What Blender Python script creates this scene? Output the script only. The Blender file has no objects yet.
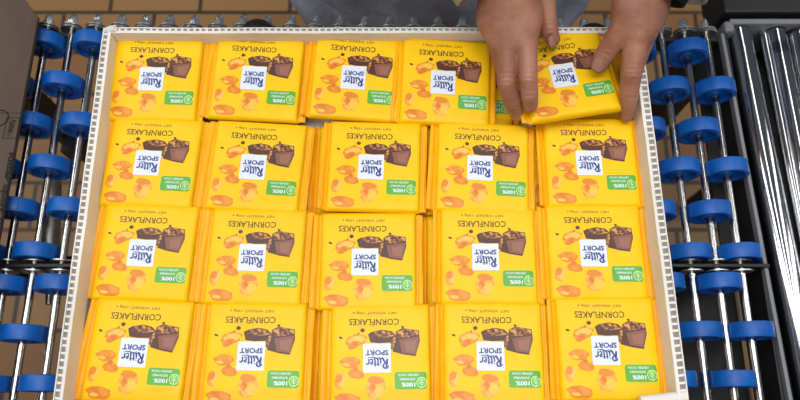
import bpy, bmesh, math, random
import numpy as np
from mathutils import Vector, Matrix, noise

C = bpy.context.scene
COL = C.collection
PI = math.pi

# ------------------------------------------------------------------ camera
F = 700.0; TH = math.radians(17.5); H = 0.64
cam_d = bpy.data.cameras.new('camera'); cam = bpy.data.objects.new('camera', cam_d); COL.objects.link(cam)
cam_d.sensor_width = 36; cam_d.lens = 36 * F / 800
cam.location = (0, 0, H); cam.rotation_euler = (TH, 0, 0)
cam_d.clip_start = 0.02
cam_d.dof.use_dof = True; cam_d.dof.focus_distance = 0.66; cam_d.dof.aperture_fstop = 7.0
C.camera = cam

# ------------------------------------------------------------------ world, lamps, exposure
w = bpy.data.worlds.new('hall'); C.world = w; w.use_nodes = True
w.node_tree.nodes['Background'].inputs[0].default_value = (0.80, 0.88, 1.0, 1)
w.node_tree.nodes['Background'].inputs[1].default_value = 0.10

def area(name, loc, target, sx, sy, power, col=(1, 1, 1)):
    l = bpy.data.lights.new(name, 'AREA'); l.shape = 'RECTANGLE'; l.size = sx; l.size_y = sy
    l.energy = power; l.color = col
    o = bpy.data.objects.new(name, l); COL.objects.link(o); o.location = loc
    o.rotation_euler = (Vector(target) - Vector(loc)).to_track_quat('-Z', 'Y').to_euler()
    return o
for lx, pw in ((-1.7, 19), (-0.75, 24), (0.2, 18), (1.15, 14), (2.1, 14)):
    area('ceiling_strip_light', (lx, 0.6, 2.1), (lx * .4, 0.3, 0), 0.12, 4.2, pw, (1, 0.99, 0.97))
area('ceiling_strip_light', (-0.2, -1.5, 2.0), (0, 0.2, 0), 2.4, 0.25, 14, (0.97, 0.99, 1.0))
C.view_settings.view_transform = 'Standard'; C.view_settings.look = 'None'
C.view_settings.exposure = 0.0; C.view_settings.gamma = 1; C.view_settings.use_curve_mapping = False
C.cycles.max_bounces = 8

# ------------------------------------------------------------------ helpers
def at(u, v, z):
    """point of the place seen at (u, v) of the photograph, at height z"""
    x = (u - 400) / F; yc = (200 - v) / F
    y = yc * math.cos(TH) + math.sin(TH); zz = yc * math.sin(TH) - math.cos(TH)
    t = (H - z) / -zz
    return Vector((x * t, y * t, z))

def srgb(r, g, b):
    f = lambda c: (c / 255 / 12.92) if c <= 10 else ((c / 255 + 0.055) / 1.055) ** 2.4
    return (f(r), f(g), f(b), 1)

def mat(name, col, rough=0.5, metal=0.0, spec=0.5, coat=0.0):
    m = bpy.data.materials.new(name); m.use_nodes = True
    b = m.node_tree.nodes['Principled BSDF']
    b.inputs['Base Color'].default_value = col; b.inputs['Roughness'].default_value = rough
    b.inputs['Metallic'].default_value = metal; b.inputs['Specular IOR Level'].default_value = spec
    b.inputs['Coat Weight'].default_value = coat
    return m

def noisy(m, c1, c2, scale, detail=3, lo=0.35, hi=0.65, bump=0.0, bscale=None, stretch=(1, 1, 1), dist=0.001, extra=None):
    nt = m.node_tree; N = nt.nodes; L = nt.links; b = N['Principled BSDF']
    tc = N.new('ShaderNodeTexCoord'); mp = N.new('ShaderNodeMapping'); mp.inputs['Scale'].default_value = stretch
    L.new(tc.outputs['Object'], mp.inputs[0])
    n = N.new('ShaderNodeTexNoise'); n.inputs['Scale'].default_value = scale; n.inputs['Detail'].default_value = detail
    L.new(mp.outputs[0], n.inputs['Vector'])
    r = N.new('ShaderNodeValToRGB'); r.color_ramp.elements[0].position = lo; r.color_ramp.elements[1].position = hi
    r.color_ramp.elements[0].color = c1; r.color_ramp.elements[1].color = c2
    if extra:
        for p, c in extra:
            e = r.color_ramp.elements.new(p); e.color = c
    L.new(n.outputs['Fac'], r.inputs[0]); L.new(r.outputs[0], b.inputs['Base Color'])
    if bump:
        n2 = N.new('ShaderNodeTexNoise'); n2.inputs['Scale'].default_value = bscale or scale; n2.inputs['Detail'].default_value = 4
        L.new(mp.outputs[0], n2.inputs['Vector'])
        bp = N.new('ShaderNodeBump'); bp.inputs['Strength'].default_value = bump; bp.inputs['Distance'].default_value = dist
        L.new(n2.outputs['Fac'], bp.inputs['Height']); L.new(bp.outputs[0], b.inputs['Normal'])
    return m

M = {}
M['film'] = noisy(mat('yellow film', srgb(250, 200, 0), 0.45, spec=0.3), srgb(248, 194, 0), srgb(252, 203, 0), 30, bump=0.25, bscale=60, dist=0.0012)
M['flap'] = noisy(mat('yellow crimped film', srgb(250, 190, 0), 0.42, spec=.35), srgb(244, 168, 0), srgb(250, 182, 0), 25, bump=0.5, bscale=90, stretch=(1, .35, 1), dist=0.0012)
M['white'] = mat('white print', srgb(226, 231, 244), 0.4)
M['blue_ink'] = mat('dark blue print', srgb(22, 48, 130), 0.4)
M['brown_ink'] = mat('dark brown print', srgb(62, 36, 12), 0.45)
M['faint_ink'] = mat('brown small print', srgb(128, 86, 14), 0.45)
M['green'] = mat('green print', srgb(88, 172, 48), 0.4)
M['green_lt'] = mat('pale green print', srgb(205, 235, 170), 0.4)
M['flake'] = noisy(mat('cornflake print', (1, .5, .1, 1), 0.42), srgb(214, 108, 4), srgb(244, 162, 30), 110, 4)
M['flake_pale'] = noisy(mat('pale cornflake print', (1, .5, .1, 1), 0.42), srgb(230, 142, 14), srgb(250, 198, 84), 120, 4)
M['flake_hi'] = mat('cornflake light print', srgb(250, 192, 62), 0.42)
M['flake_rim'] = mat('cornflake rim print', srgb(226, 132, 10), 0.42)
M['choc_filling'] = noisy(mat('filled chocolate print', (.1, .04, .02, 1), 0.42), srgb(74, 34, 24), srgb(222, 158, 76), 280, 3, .40, .63, extra=[(.51, srgb(134, 74, 36))])
M['choc_dark'] = mat('dark chocolate print', srgb(76, 38, 28), 0.42)
M['choc_milk'] = mat('milk chocolate print', srgb(134, 82, 62), 0.42)
M['choc_light'] = mat('light chocolate print', srgb(152, 98, 78), 0.42)
M['box_white'] = noisy(mat('white corrugated board', srgb(214, 208, 198), 0.7), srgb(222, 215, 207), srgb(238, 233, 226), 14, bump=.15, bscale=200)
M['box_cell_shade'] = mat('grey cell shade', srgb(150, 146, 140), 0.8)  # grey painted in for the shaded depth of the rim cells
M['wheel'] = noisy(mat('blue plastic', srgb(0, 84, 168), 0.42, spec=.4), srgb(0, 80, 164), srgb(2, 92, 178), 60)
M['hub'] = mat('dark blue plastic', srgb(4, 58, 125), 0.45)
M['steel'] = noisy(mat('bright steel', (.7, .7, .7, 1), 0.17, 1.0), (.46, .46, .45, 1), (.58, .58, .57, 1), 40, bump=.05)
M['chrome'] = mat('chrome', (.52, .53, .55, 1), 0.10, 1.0)
M['galv'] = noisy(mat('zinc steel', (.6, .6, .58, 1), 0.35, 1.0), (.5, .49, .46, 1), (.68, .67, .65, 1), 60)
M['black'] = mat('black painted steel', srgb(24, 25, 28), 0.5)
M['rubber'] = mat('black rubber', srgb(14, 14, 15), 0.6)
M['grey_rail'] = mat('grey anodised rail', srgb(124, 126, 130), 0.5, .1)
M['carton'] = noisy(mat('brown cardboard', srgb(82, 70, 62), 0.85), srgb(72, 59, 50), srgb(88, 73, 62), 25, bump=.2, bscale=300, stretch=(1, .2, 1))
M['carton_ink'] = mat('black stamp print', srgb(14, 12, 12), 0.8)
M['carton_in'] = mat('cardboard edge', srgb(120, 100, 84), 0.9)
M['skin'] = mat('skin', srgb(196, 140, 118), 0.52)
M['nail'] = mat('fingernail', srgb(204, 158, 142), 0.3)
M['coat'] = noisy(mat('grey blue cotton', srgb(112, 120, 134), 0.9), srgb(146, 157, 178), srgb(180, 191, 210), 9, bump=.5, bscale=30, dist=.01)
M['cuff'] = mat('light grey knit cuff', srgb(176, 168, 162), 0.9)
M['dark_knit'] = mat('black knit', srgb(20, 19, 22), 0.9)
M['trousers'] = noisy(mat('dark trousers', srgb(58, 60, 66), 0.9), srgb(50, 52, 58), srgb(66, 68, 74), 12)
M['shoe'] = mat('black shoe leather', srgb(22, 22, 22), 0.5)

# skin detail
def skin_nodes(m):
    nt = m.node_tree; N = nt.nodes; L = nt.links; b = N['Principled BSDF']
    tc = N.new('ShaderNodeTexCoord')
    n = N.new('ShaderNodeTexNoise'); n.inputs['Scale'].default_value = 38; n.inputs['Detail'].default_value = 5
    r = N.new('ShaderNodeValToRGB'); r.color_ramp.elements[0].position = .34; r.color_ramp.elements[1].position = .68
    r.color_ramp.elements[0].color = srgb(146, 94, 74); r.color_ramp.elements[1].color = srgb(174, 122, 99)
    L.new(tc.outputs['Object'], n.inputs[0]); L.new(n.outputs[0], r.inputs[0]); L.new(r.outputs[0], b.inputs['Base Color'])
    n2 = N.new('ShaderNodeTexNoise'); n2.inputs['Scale'].default_value = 420; n2.inputs['Detail'].default_value = 3
    v = N.new('ShaderNodeTexVoronoi'); v.inputs['Scale'].default_value = 260
    L.new(tc.outputs['Object'], n2.inputs[0]); L.new(tc.outputs['Object'], v.inputs[0])
    ad = N.new('ShaderNodeMath'); ad.operation = 'ADD'; L.new(n2.outputs[0], ad.inputs[0]); L.new(v.outputs[0], ad.inputs[1])
    bp = N.new('ShaderNodeBump'); bp.inputs['Strength'].default_value = .35; bp.inputs['Distance'].default_value = .0006
    L.new(ad.outputs[0], bp.inputs['Height']); L.new(bp.outputs[0], b.inputs['Normal'])
    b.inputs['Subsurface Weight'].default_value = .12; b.inputs['Subsurface Scale'].default_value = .004
    b.inputs['Subsurface Radius'].default_value = (1, .35, .2)
skin_nodes(M['skin'])

def tag(o, label=None, cat=None, group=None, kind=None):
    if label: o['label'] = label
    if cat: o['category'] = cat
    if group: o['group'] = group
    if kind: o['kind'] = kind
    return o

def mesh_obj(name, bm, mats, parent=None, smooth=False, angle=None):
    me = bpy.data.meshes.new(name)
    bm.normal_update(); bm.to_mesh(me); bm.free()
    if not isinstance(mats, (list, tuple)): mats = [mats]
    for m in mats: me.materials.append(m)
    if smooth:
        for p in me.polygons: p.use_smooth = True
        if angle is not None: me.set_sharp_from_angle(angle=math.radians(angle))
    o = bpy.data.objects.new(name, me); COL.objects.link(o); o.parent = parent
    return o

def pydata_obj(name, v, f, mats, parent=None, smooth=True):
    me = bpy.data.meshes.new(name); me.from_pydata(v, [], f); me.update()
    if not isinstance(mats, (list, tuple)): mats = [mats]
    for m in mats: me.materials.append(m)
    if smooth:
        for p in me.polygons: p.use_smooth = True
    o = bpy.data.objects.new(name, me); COL.objects.link(o); o.parent = parent
    return o

def empty(name, loc=(0, 0, 0), rot=(0, 0, 0)):
    o = bpy.data.objects.new(name, None); COL.objects.link(o); o.location = loc; o.rotation_euler = rot
    o.empty_display_size = .02
    return o

def copy_tree(o, parent=None):
    c = o.copy(); COL.objects.link(c); c.parent = parent
    for ch in [q for q in bpy.data.objects if q.parent == o]: copy_tree(ch, c)
    return c

def box(bm, lo, hi, bev=0.0, mi=0, xf=None):
    r = bmesh.ops.create_cube(bm, size=1)
    vs = r['verts']
    for v in vs:
        v.co = Vector([(lo[i] + hi[i]) / 2 + v.co[i] * (hi[i] - lo[i]) for i in range(3)])
    if bev:
        es = {e for v in vs for e in v.link_edges}
        q = bmesh.ops.bevel(bm, geom=list(es), offset=bev, segments=2, affect='EDGES', profile=.5)
        vs = list({v for f in q['faces'] for v in f.verts} | {v for v in vs if v.is_valid})
    if xf:
        for v in vs: v.co = xf @ v.co
    for f in {f for v in vs for f in v.link_faces}: f.material_index = mi
    return vs

def lathe(bm, prof, p0, axis, seg=32, mi=0, caps=True):
    """prof: list of (r, t) along axis from p0"""
    axis = Vector(axis).normalized(); p0 = Vector(p0)
    a = axis.orthogonal().normalized(); b = axis.cross(a)
    rings = []
    for r, t in prof:
        rings.append([bm.verts.new(p0 + axis * t + (a * math.cos(2 * PI * k / seg) + b * math.sin(2 * PI * k / seg)) * r) for k in range(seg)])
    for i in range(len(rings) - 1):
        for k in range(seg):
            f = bm.faces.new((rings[i][k], rings[i][(k + 1) % seg], rings[i + 1][(k + 1) % seg], rings[i + 1][k])); f.material_index = mi
    if caps:
        bm.faces.new(list(reversed(rings[0]))).material_index = mi
        bm.faces.new(rings[-1]).material_index = mi

# ------------------------------------------------------------------ surface nets (organic shapes)
def surface_nets(F_, org, h):
    S = F_ < 0
    nx, ny, nz = F_.shape
    cnt = np.zeros((nx - 1, ny - 1, nz - 1)); acc = np.zeros((nx - 1, ny - 1, nz - 1, 3))
    cor = [(i, j, k) for i in (0, 1) for j in (0, 1) for k in (0, 1)]
    sl = lambda o: (slice(o[0], nx - 1 + o[0]), slice(o[1], ny - 1 + o[1]), slice(o[2], nz - 1 + o[2]))
    for a in cor:
        for ax in range(3):
            if a[ax]: continue
            b = list(a); b[ax] = 1
            fa, fb = F_[sl(a)], F_[sl(b)]
            m = (fa < 0) != (fb < 0)
            t = np.where(m, fa / np.where(m, fa - fb, 1), 0)
            cnt += m
            for c in range(3):
                acc[..., c] += m * (a[c] + (t if c == ax else 0))
    act = cnt > 0
    idx = -np.ones(act.shape, int); idx[act] = np.arange(act.sum())
    ijk = np.argwhere(act)
    V = (ijk + acc[act] / cnt[act][:, None]) * h + np.array(org)
    faces = []
    for ax in range(3):
        s0 = [slice(None)] * 3; s1 = [slice(None)] * 3
        s0[ax] = slice(0, -1); s1[ax] = slice(1, None)
        A, B = S[tuple(s0)], S[tuple(s1)]
        e = np.argwhere(A != B)
        o1, o2 = (ax + 1) % 3, (ax + 2) % 3
        ok = (e[:, o1] > 0) & (e[:, o2] > 0) & (e[:, o1] < F_.shape[o1] - 1) & (e[:, o2] < F_.shape[o2] - 1)
        e = e[ok]; ins = A[tuple(e.T)]
        d1 = np.zeros(3, int); d1[o1] = 1; d2 = np.zeros(3, int); d2[o2] = 1
        q = np.stack([idx[tuple((e - d1 - d2).T)], idx[tuple((e - d2).T)], idx[tuple(e.T)], idx[tuple((e - d1).T)]], 1)
        q[~ins] = q[~ins][:, ::-1]
        faces.append(q)
    return V, np.concatenate(faces)

def sdf_mesh(prims, h, k=0.006, disp=None):
    """prims: list of chains [(p, r), ...] (round cones) or ('e', centre, radii) ; chain tuple may carry its own k"""
    pts = []
    for p in prims:
        if p[0] == 'e': pts += [np.array(p[1]) - max(p[2]), np.array(p[1]) + max(p[2])]
        else:
            for q, r in p[1]: pts += [np.array(q) - r, np.array(q) + r]
    pts = np.array(pts); lo = pts.min(0) - 4 * h; hi = pts.max(0) + 4 * h
    n = np.ceil((hi - lo) / h).astype(int) + 1
    g = np.stack(np.meshgrid(*[lo[i] + h * np.arange(n[i]) for i in range(3)], indexing='ij'), -1).astype(np.float32)
    R = np.full(g.shape[:3], 1.0, np.float32)
    for p in prims:
        if p[0] == 'e':
            d = (g - np.array(p[1], np.float32)) / np.array(p[2], np.float32)
            l = np.linalg.norm(d, axis=-1); D = (l - 1) * min(p[2]); kk = p[3] if len(p) > 3 else k
        else:
            kk = p[0]; D = np.full(R.shape, 1.0, np.float32)
            ch = p[1]
            for (a, ra), (b, rb) in zip(ch[:-1], ch[1:]):
                a = np.array(a, np.float32); b = np.array(b, np.float32); ab = b - a
                t = np.clip(((g - a) @ ab) / max(float(ab @ ab), 1e-9), 0, 1)
                D = np.minimum(D, np.linalg.norm(g - (a + t[..., None] * ab), axis=-1) - (ra + t * (rb - ra)))
        hh = np.clip(.5 + .5 * (R - D) / kk, 0, 1)
        R = R * (1 - hh) + D * hh - kk * hh * (1 - hh)
    if disp is not None: R = R + disp(g)
    return surface_nets(R, lo, h)

# ------------------------------------------------------------------ the setting: tiled floor
ZF = -0.95
def tile_material():
    m = mat('terracotta tiles', (.3, .15, .06, 1), 0.45); nt = m.node_tree; N = nt.nodes; L = nt.links; b = N['Principled BSDF']
    tc = N.new('ShaderNodeTexCoord')
    mp = N.new('ShaderNodeMapping'); mp.inputs['Location'].default_value = (-at(66, 5, ZF).x, -at(100, 12.5, ZF).y, 0)
    br = N.new('ShaderNodeTexBrick'); br.offset = .5
    br.inputs['Scale'].default_value = 1; br.inputs['Brick Width'].default_value = .234; br.inputs['Row Height'].default_value = .117
    br.inputs['Mortar Size'].default_value = .0055; br.inputs['Mortar Smooth'].default_value = .15; br.inputs['Bias'].default_value = 0
    br.inputs['Color1'].default_value = srgb(172, 130, 82); br.inputs['Color2'].default_value = srgb(154, 108, 62)
    br.inputs['Mortar'].default_value = srgb(70, 56, 42)
    L.new(tc.outputs['Object'], mp.inputs[0]); L.new(mp.outputs[0], br.inputs['Vector'])
    n = N.new('ShaderNodeTexNoise'); n.inputs['Scale'].default_value = 9; n.inputs['Detail'].default_value = 4
    L.new(tc.outputs['Object'], n.inputs[0])
    mx = N.new('ShaderNodeMix'); mx.data_type = 'RGBA'; mx.blend_type = 'MULTIPLY'; mx.inputs['Factor'].default_value = .45
    L.new(br.outputs['Color'], mx.inputs['A']); L.new(n.outputs['Color'], mx.inputs['B']); 
    r = N.new('ShaderNodeValToRGB'); r.color_ramp.elements[0].color = (.55, .55, .55, 1); r.color_ramp.elements[1].color = (1.1, 1.1, 1.1, 1)
    L.new(n.outputs['Fac'], r.inputs[0]); L.new(r.outputs[0], mx.inputs['B'])
    L.new(mx.outputs['Result'], b.inputs['Base Color'])
    return m
M['tiles'] = tile_material()
bm = bmesh.new(); box(bm, (-3, -2.5, ZF - .05), (3, 3.5, ZF))
tag(mesh_obj('floor', bm, M['tiles']), 'brown terracotta tiled floor with dark joints', None, kind='structure')

# ------------------------------------------------------------------ skatewheel conveyor
ZC = -0.100; WR = 0.0232
def lerp(a, b, t): return a + (b - a) * t
# pixel rows of the wheels, at the left (axle 0) and right (axle 27) of the conveyor
VE = [(44, 53), (125, 131), (209, 212), (285, 283), (384, 379)]
VO = [(85, 91), (167, 170), (253, 254), (334, 331)]
VO_ALL = VO + [(440, 432)]
def axle_x(k, y):
    p = at({25: 659.5, 26: 682.5, 27: 704}.get(k, 49 + 24.3 * k), 22, ZC)
    return p.x
def yrow(vv, k): return at(400, lerp(vv[0], vv[1], k / 27), ZC).y

def wheel_mesh():
    bm = bmesh.new()
    R, hw = WR, .0080
    prof = [(.0065, -hw + .0010), (.0095, -hw + .0010), (.0105, -hw + .0040), (.0172, -hw + .0040), (.0184, -hw), (R - .0008, -hw), (R - .0002, -hw + .0003), (R, -hw + .001),
            (R, hw - .001), (R - .0002, hw - .0003), (R - .0008, hw), (.0184, hw), (.0172, hw - .0040), (.0105, hw - .0040), (.0095, hw + .0012), (.0065, hw + .0012)]
    lathe(bm, prof, (0, 0, 0), (0, 1, 0), 48)
    me = bpy.data.meshes.new('wheel'); bm.normal_update(); bm.to_mesh(me); bm.free()
    me.materials.append(M['wheel'])
    for p in me.polygons: p.use_smooth = True
    me.set_sharp_from_angle(angle=math.radians(35))
    return me
WM = wheel_mesh()
def bearing_mesh():
    bm = bmesh.new(); lathe(bm, [(.0040, -.0082), (.0060, -.0082), (.0060, .0082), (.0040, .0082)], (0, 0, 0), (0, 1, 0), 24)
    me = bpy.data.meshes.new('bearing'); bm.to_mesh(me); bm.free(); me.materials.append(M['hub']); return me
BM_ = bearing_mesh()
def washer_mesh(r, t):
    bm = bmesh.new(); lathe(bm, [(r - .0008, -t / 2), (r, -t / 2 + .0004), (r, t / 2 - .0004), (r - .0008, t / 2)], (0, 0, 0), (0, 1, 0), 32)
    me = bpy.data.meshes.new('washer'); bm.to_mesh(me); bm.free(); me.materials.append(M['galv']); return me
WA = washer_mesh(.0125, .0018)
def nut_mesh():
    bm = bmesh.new()
    lathe(bm, [(.0056, 0), (.0060, .0008), (.0060, .0075), (.0052, .0082)], (0, 0, 0), (0, 1, 0), 6)
    lathe(bm, [(.0050, .0075)] + [(.0050 * math.cos(a * PI / 16), .0105 + .0068 * math.sin(a * PI / 16)) for a in range(0, 8)], (0, 0, 0), (0, 1, 0), 20)
    me = bpy.data.meshes.new('acorn_nut'); bm.to_mesh(me); bm.free(); me.materials.append(M['chrome']); return me
M['nut'] = mat('plated nut steel', (.9, .9, .9, 1), 0.2, 1.0)
NU = nut_mesh(); NU.materials[0] = M['nut']
def inst(name, me, loc, parent, rot=None):
    o = bpy.data.objects.new(name, me); COL.objects.link(o); o.parent = parent; o.location = loc
    if rot: o.rotation_euler = rot
    return o

y_far = at(400, 33, ZC).y; y_mid = at(400, 267.5, ZC).y; y_near = at(400, 452, ZC).y
random.seed(5)
LAB = {0: 'steel axle with blue wheels, first beside the brown carton, partly under its edge',
       1: 'steel axle with blue wheels, midway between brown carton and white box',
       2: 'steel axle with blue wheels running along the left wall of the white box',
       24: 'steel axle of blue wheels mostly under the right wall of the white box',
       25: 'steel axle with blue wheels just right of the white box, two axles from the rail',
       26: 'steel axle with blue wheels, second from the grey rail on the right',
       27: 'steel axle with blue wheels nearest the grey rail on the right'}
for k in range(-1, 28):
    ps = [at(49 + 24.25 * k, 22, ZC)]
    y0 = at(400, 22 + 5 * max(k, 0) / 27, ZC).y
    yf = y_far - .006 * max(k, 0) / 27
    x0 = axle_x(k, yf)
    root = empty('conveyor_axle', (x0, y_near - .02, ZC), (0, 0, 0))
    L_ = yf + .012 - (y_near - .02)
    skew = 0.0
    root.rotation_euler = (0, 0, skew)
    root.location.x = x0
    yl = lambda y: y - (y_near - .02)
    bm = bmesh.new(); lathe(bm, [(.0038, 0), (.0042, .0004), (.0042, L_ - .004), (.0036, L_)], (0, 0, 0), (0, 1, 0), 20)
    mesh_obj('rod', bm, M['steel'], root, True, 40)
    shown = k in LAB
    if k in (-2, -1) or shown:
        rows = VE if k % 2 == 0 else VO_ALL
        for r in rows:
            wv = inst('wheel', WM, (0, yl(yrow(r, max(k, 0))), 0), root, (0, random.random() * 6, 0))
            inst('bearing', BM_, (0, 0, 0), wv)
        for dy in (.0065, -.0045):
            inst('washer', WA, (0, yl(y_mid + dy), 0), root)
    inst('washer', WA, (0, yl(yf + .0040), 0), root); inst('washer', WA, (0, yl(yf + .0072), 0), root)
    inst('acorn_nut', NU, (0, yl(yf + .0085), 0), root, (0, random.random() * 3, 0))
    if k in LAB: tag(root, LAB[k], 'conveyor axle', 'axles of the wheel conveyor')
    elif k < 0: tag(root, 'blue wheeled conveyor axle at the very left, under the brown carton', 'conveyor axle', 'axles of the wheel conveyor')
    else: tag(root, 'steel conveyor axle beneath the white box, only a domed end nut past its back rim', 'conveyor axle', 'axles beneath the white box')

# frame of the wheel conveyor
fr = empty('wheel_conveyor_frame', (0, .2, ZC))
tag(fr, 'black steel frame carrying the blue wheel axles, with cross plates and legs', 'conveyor frame')
def frame_box(name, lo, hi, m, bev=.0008, parent=fr, rotz=0.0):
    bm = bmesh.new(); c = Vector([(a + b) / 2 for a, b in zip(lo, hi)])
    s = [(b - a) / 2 for a, b in zip(lo, hi)]
    box(bm, [-q for q in s], s, bev)
    o = mesh_obj(name, bm, m, parent); o.location = c - (parent.location if parent else Vector()); o.rotation_euler = (0, 0, rotz)
    return o
xl = axle_x(-3, .2) - .02; xr = axle_x(27, .2) + .0285
frame_box('cross_plate', (xl, y_far - .0045, ZC - .03), (xr, y_far + .0015, ZC - .005), M['black'], rotz=-.008)
frame_box('cross_plate', (xl, y_mid - .001, ZC - .03), (xr, y_mid + .003, ZC + .007), M['black'])
frame_box('cross_plate', (xl, y_near - .003, ZC - .03), (xr, y_near + .003, ZC + .010), M['black'])
frame_box('side_beam', (xr - .004, y_near - .01, ZC - .06), (xr, y_far + .01, ZC - .005), M['black'])
frame_box('side_beam', (xl - .01, y_near - .01, ZC - .06), (xl, y_far + .01, ZC + .012), M['black'])
for x in (xl - .005, xr - .001):
    for y in (y_near, y_far):
        frame_box('leg', (x - .015, y - .015, ZF), (x + .015, y + .015, ZC - .05), M['black'], .002)
frame_box('cross_beam', (xl, .17, -.27), (xr, .20, -.23), M['black'])
frame_box('cross_beam', (xl, .40, -.42), (xr, .44, -.38), M['black'])

frame_box('under_tray', (axle_x(23, .2), y_near, -.185), (xr, y_mid + .01, -.180), M['black'])
frame_box('under_tray', (axle_x(27, .2) + .004, y_mid, -.150), (xr, y_far, -.146), M['black'])
# galvanised tube under the axles, on the left
bm = bmesh.new()
a = at(52, 182, -.16); b = at(50, 262, -.16)
lathe(bm, [(.010, 0), (.011, .001), (.011, (a - b).length - .001), (.010, (a - b).length)], b, (a - b), 24)
lathe(bm, [(.004, -.05), (.004, 0)], b, (a - b), 12)
lathe(bm, [(.004, 0), (.004, .05)], a, (a - b), 12)
t = mesh_obj('tube', bm, M['galv'], fr, True, 40); t.location = -fr.location
t['label'] = 'galvanised tube below the axles'

# black round stop beyond the box back rim
def dome(name, u, v, r, z, h, label):
    p = at(u, v, z); bm = bmesh.new()
    lathe(bm, [(r, 0), (r, h * .5)] + [(r * math.cos(q * PI / 14) + 1e-5, h * .5 + h * .5 * math.sin(q * PI / 14)) for q in range(1, 7)], (0, 0, -h), (0, 0, 1), 36)
    lathe(bm, [(r * .35, -h - .04), (r * .35, -h)], (0, 0, 0), (0, 0, 1), 16)
    o = mesh_obj(name, bm, M['rubber'], None, True, 50); o.location = p
    tag(o, label, 'stop', 'black rubber stops behind the box')
dome('rubber_stop', 255, 29, .021, -.075, .03, 'black rounded rubber stop behind the back rim, left of the person')
dome('rubber_stop', 597, 33, .021, -.075, .03, 'black rounded rubber stop behind the held bar, between the two hands')

# ------------------------------------------------------------------ roller conveyor on the right
rc = empty('roller_conveyor_frame', (at(760, 200, -.09).x, .2, -.09))
tag(rc, 'grey and black frame of the steel roller conveyor at the right', 'conveyor frame')
ZR = -.117
gx0 = at(722.5, 33, -.098); gx1 = at(795, 420, -.098)
def bar_between(name, p, q, wd, ht, m, parent, bev=.001):
    d = (q - p); L_ = d.length; bm = bmesh.new(); box(bm, (-wd / 2, 0, -ht), (wd / 2, L_, 0), bev)
    o = mesh_obj(name, bm, m, parent); o.location = p - (parent.location if parent else Vector())
    o.rotation_euler = (0, 0, math.atan2(d.y, d.x) - PI / 2); return o
bar_between('side_rail', gx1, gx0, .0042, .010, M['grey_rail'], rc)
bar_between('blocking_plate', gx1 + Vector((.0015, 0, -.0101)), gx0 + Vector((.0015, 0, -.0101)), .003, .06, M['black'], rc)  # black plate added under the rail to block wheel reflections in the roller
tp = at(727, 24, -.099)
frame_box('end_plate', (tp.x + .004, tp.y, -.175), (tp.x + .30, tp.y + .007, -.098), M['grey_rail'], .0015, rc)
bm = bmesh.new(); box(bm, (tp.x - .003, tp.y - .010, -.15), (tp.x + .009, tp.y + .005, -.0985), .0035)
o = mesh_obj('corner_bracket', bm, M['grey_rail'], rc); o.location = -rc.location
frame_box('cross_bar', (tp.x - .004, tp.y + .012, -.15), (tp.x + .32, tp.y + .062, -.092), M['black'], .003, rc)
bm = bmesh.new(); box(bm, (tp.x + .004, y_near - .05, -.175), (tp.x + .34, tp.y, -.165))
o = mesh_obj('drip_tray', bm, M['black'], rc); o.location = -rc.location
for x in (tp.x + .02, tp.x + .3):
    for y in (y_near + .02, tp.y + .03):
        frame_box('leg', (x - .015, y - .015, ZF), (x + .015, y + .015, -.174), M['black'], .002, rc)
def roller(u0, v0, u1, v1, r, prof_extra, label, m=None):
    p = at(u0, v0, ZR + r); p.z = ZR; q = at(u1, v1, ZR + r); q.z = ZR
    L_ = (p - q).length
    root = empty('steel_roller', q, (0, 0, math.atan2(p.y - q.y, p.x - q.x) - PI / 2))
    bm = bmesh.new(); pr = [(r - .001, 0), (r, .001)]
    for t in prof_extra: pr += [(r, L_ - t - .0022), (r - .0030, L_ - t - .0016), (r - .0030, L_ - t + .0016), (r, L_ - t + .0022)]
    pr += [(r, L_ - .001), (r - .001, L_)]
    lathe(bm, pr, (0, 0, 0), (0, 1, 0), 48)
    mesh_obj('roller_tube', bm, M['chrome'], root, True, 30)
    bm = bmesh.new(); lathe(bm, [(r * .98, L_ + .0002), (r * .98, L_ + .003)], (0, 0, 0), (0, 1, 0), 32)
    mesh_obj('end_cap', bm, M['rubber'], root, True, 30)
    bm = bmesh.new(); lathe(bm, [(.004, -.03), (.004, L_ + .012)], (0, 0, 0), (0, 1, 0), 12)
    mesh_obj('shaft', bm, M['galv'], root, True, 30)
    tag(root, label, 'roller', 'chromed rollers of the right conveyor')
roller(743, 25.5, 825, 430, .0156, [], 'thick chromed roller next to the grey side rail')
roller(765.5, 27, 846, 430, .0071, [], 'thin chromed rod roller between the two thick rollers')
roller(780, 27, 862, 430, .0132, [.020, .031], 'thick chromed roller with two grooves near its far end')
roller(803, 29, 884, 430, .0132, [], 'chromed roller at the right edge of the picture')

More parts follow.
